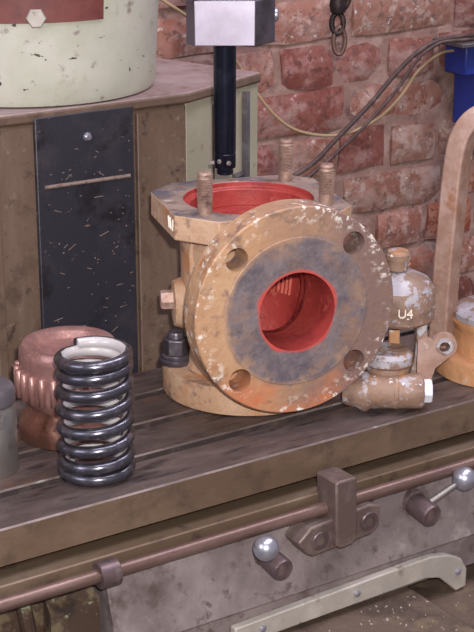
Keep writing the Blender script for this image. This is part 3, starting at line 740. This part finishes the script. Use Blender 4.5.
# lug with an eye
lp = []
for i in range(15):
    a = math.radians(-60 + 215 * i / 14); lp.append((.0500 + .0125 * math.cos(a), .0630 + .0125 * math.sin(a)))
lp += [(.030, .072), (.024, .068), (.024, .030), (.026, .020), (.036, .020), (.0420, .040)]
lg = build('eye_lug', extrude_y(lp, .006, .014), [M['yoke']], t)
hc = cyl(.0052, -.02, .05, 24); hc.transform(T(.0500, 0, .0630) @ RX(-90))
carve(lg, [hc])
build('eye_bush', lathe([(.0082, .0), (.0082, .0115), (.0052, .0115), (.0052, .0)], 24, closed=True), M['old_paint'], t, mw=T(.0500, .0145, .0630) @ RX(90))

# ------------------------------------------------------------------ yoke casting at the right edge
YB = Vector((1.1040, 1.1600, 0))
t = empty('yoke_casting', YB, math.atan2(RGT.y, RGT.x)); tag(t, 'tall arched yoke casting on an orange rusty round base at the right edge', 'yoke casting')
build('round_base', rough_up(lathe([(.0690, 0), (.0700, .001), (.0705, .021), (.0690, .0235), (0, .0235)], 80), .0005, 70), M['orange_rust'], t)
build('bonnet_dome', rough_up(lathe([(.0530, .022), (.0520, .036), (.0500, .046), (.0520, .050), (.0540, .056), (.0520, .063), (.045, .0670), (.020, .070), (0, .070)], 64), .0012, 60), M['orange_rust'], t)
PG = build('painted_rim', rough_up(lathe([(.0535, .0590), (.0525, .0640), (.045, .0680), (.020, .0710), (0, .0710)], 64), .0008, 80), M['grey_paint'], t); PG['label'] = 'grey painted top of the bonnet'
ys = lambda s: [(-.0085, -.0085), (.0085, -.0085), (.0085, .0085), (-.0085, .0085)]
hp_ = [(-.0630, .015), (-.0625, .06), (-.0610, .11), (-.0585, .16), (-.0560, .210), (-.0515, .243), (-.041, .2620), (-.025, .2690)]
yp = smooth_path([(x, 0, z) for x, z in hp_] + [(0, 0, .271)] + [(-x, 0, z) for x, z in hp_[::-1]], 5)
th = math.radians(38)
sec = [(x * math.cos(th) - y * math.sin(th), x * math.sin(th) + y * math.cos(th)) for x, y in ((-.0105, -.0110), (.0105, -.0110), (.0105, .0110), (-.0105, .0110))]
build('yoke_arch', sweep(yp, sec, up=(0, -1, 0)), M['yoke'], t, bevel=.0022, seg=3)
build('arch_boss', lathe([(.022, .258), (.023, .272), (.021, .2780), (0, .2790)], 40), M['yoke'], t, mw=T(-.012, 0, 0))

# ------------------------------------------------------------------ things on the wall
t = empty('blue_cabinet', (1.98, 2.07, .0)); tag(t, 'dark blue enamelled metal box with a grey lid on the brick wall, upper right', 'metal box')
off = Matrix.Translation(-Vector(t.location))
prof = [(1.862, .142), (2.22, .142), (2.22, -.006), (1.886, -.006), (1.886, .088), (1.862, .088)]
build('box_body', extrude_y(prof, 2.085, 2.142), M['blue'], t, bevel=.003, mw=off)
build('box_lid', box(1.832, 2.24, 2.060, 2.142, .142, .150), M['shelf_grey'], t, bevel=.002, mw=off)
# wires
def wire(name, pts, r, m, label, group=None):
    P = smooth_path(pts, 8); o = build(name, tube(P, r, 10), m); tag(o, label, 'cable', group)
y = 2.130
wire('thin_wire', [(1.10, y, .36), (1.30, y, .245), (1.398, y, .168), (1.440, y - .002, .112), (1.487, y - .003, .056), (1.540, y - .003, .022), (1.622, y - .003, .006), (1.698, y - .003, .022), (1.752, y - .003, .057), (1.790, y - .005, .100), (1.835, y - .008, .125), (1.864, y - .010, .128)], .0026, M['wire_y'], 'thin pale yellow wire sagging across the brick wall behind the dark cables')
wire('rubber_cable', [(1.30, 2.118, -.16), (1.46, 2.118, -.075), (1.555, 2.118, -.036), (1.606, 2.118, .000), (1.680, 2.118, .055), (1.735, 2.115, .105), (1.782, 2.105, .142), (1.838, 2.098, .1555), (1.95, 2.098, .1545), (2.1, 2.098, .1545)], .0042, M['wire_d'], 'thicker dark cable climbing diagonally across the bricks to the blue box')
wire('rubber_cable', [(1.32, 2.105, -.175), (1.48, 2.105, -.085), (1.58, 2.105, -.030), (1.66, 2.105, .022), (1.722, 2.105, .072), (1.765, 2.100, .124), (1.80, 2.088, .1500), (1.838, 2.078, .1540), (1.90, 2.076, .1530), (2.05, 2.076, .1530)], .0028, M['wire_d'], 'thinner dark cable running just below the thicker one up to the blue box')
# hook and link
hp = Vector((1.4410, 1.9, 0))
t = empty('chain_hook', (hp.x, hp.y, .221)); tag(t, 'dark hook with a rusty oval link hanging before the brick wall at top', 'hook')
build('hook_shackle', lathe([(.004, .030), (.011, .034), (.013, .044), (.011, .056), (.006, .060), (.006, .10), (.004, .30), (0, .30)], 20), M['hook'], t)
def oval(w_, h_, c, n=40):
    return [Vector((RGT.x * w_ * math.cos(2 * math.pi * i / n), RGT.y * w_ * math.cos(2 * math.pi * i / n), h_ * math.sin(2 * math.pi * i / n))) + c for i in range(n)]
def ring(path, r, n=10):
    bm = bmesh.new(); P = path; N_ = len(P); rr = []
    for i in range(N_):
        tg = (P[(i + 1) % N_] - P[i - 1]).normalized(); s = tg.cross(FWD_H).normalized()
        rr.append([bm.verts.new(P[i] + s * r * math.cos(2 * math.pi * k / n) + FWD_H * r * math.sin(2 * math.pi * k / n)) for k in range(n)])
    for i in range(N_):
        a, b = rr[i], rr[(i + 1) % N_]
        for k in range(n): bm.faces.new((a[k], a[(k + 1) % n], b[(k + 1) % n], b[k]))
    return bm
build('hook_eye', ring(oval(.0085, .0150, Vector((0, 0, .018))), .0042), M['hook'], t)
build('hook_arm', sweep(smooth_path([Vector((0, 0, .034)) + RGT * .004, Vector((0, 0, .046)) + RGT * .014, Vector((0, 0, .060)) + RGT * .016, Vector((0, 0, .075)) + RGT * .008], 6), circ(.004, 10)), M['hook'], t)
lk = build('oval_link', ring(oval(.0085, .0200, Vector((0, 0, -.008)) + RGT * .003), .0036), M['link'], t); lk['label'] = 'rusty oval link'

# ------------------------------------------------------------------ swarf lying on the knee
random.seed(21)
bm = bmesh.new()
for k in range(130):
    x = random.uniform(.74, .92); yy = random.uniform(.985, 1.072); z0 = -.1705
    if k > 95: x = random.uniform(.93, 1.06); z0 = -.1895
    a = random.uniform(0, 6.28); l = .0005 + random.random() ** 3 * .0022; w_ = random.uniform(.0003, .0008)
    c = Vector((x, yy)); u = Vector((math.cos(a), math.sin(a))); v = Vector((-u.y, u.x))
    join(bm, prism([tuple(c + u * l * p + v * w_ * q) for p, q in ((-1, -1), (1, -.6), (.8, 1), (-.7, .8))], z0, z0 + random.uniform(.0004, .0012)))
o = build('metal_swarf', bm, mat('bright_swarf', (190, 178, 172), [((120, 104, 96), 90, .45, .55)], rough=.4, metal=.3))
tag(o, 'scattered pale metal swarf chips lying on the brown knee below the wiper strip', 'metal chips', kind='stuff')
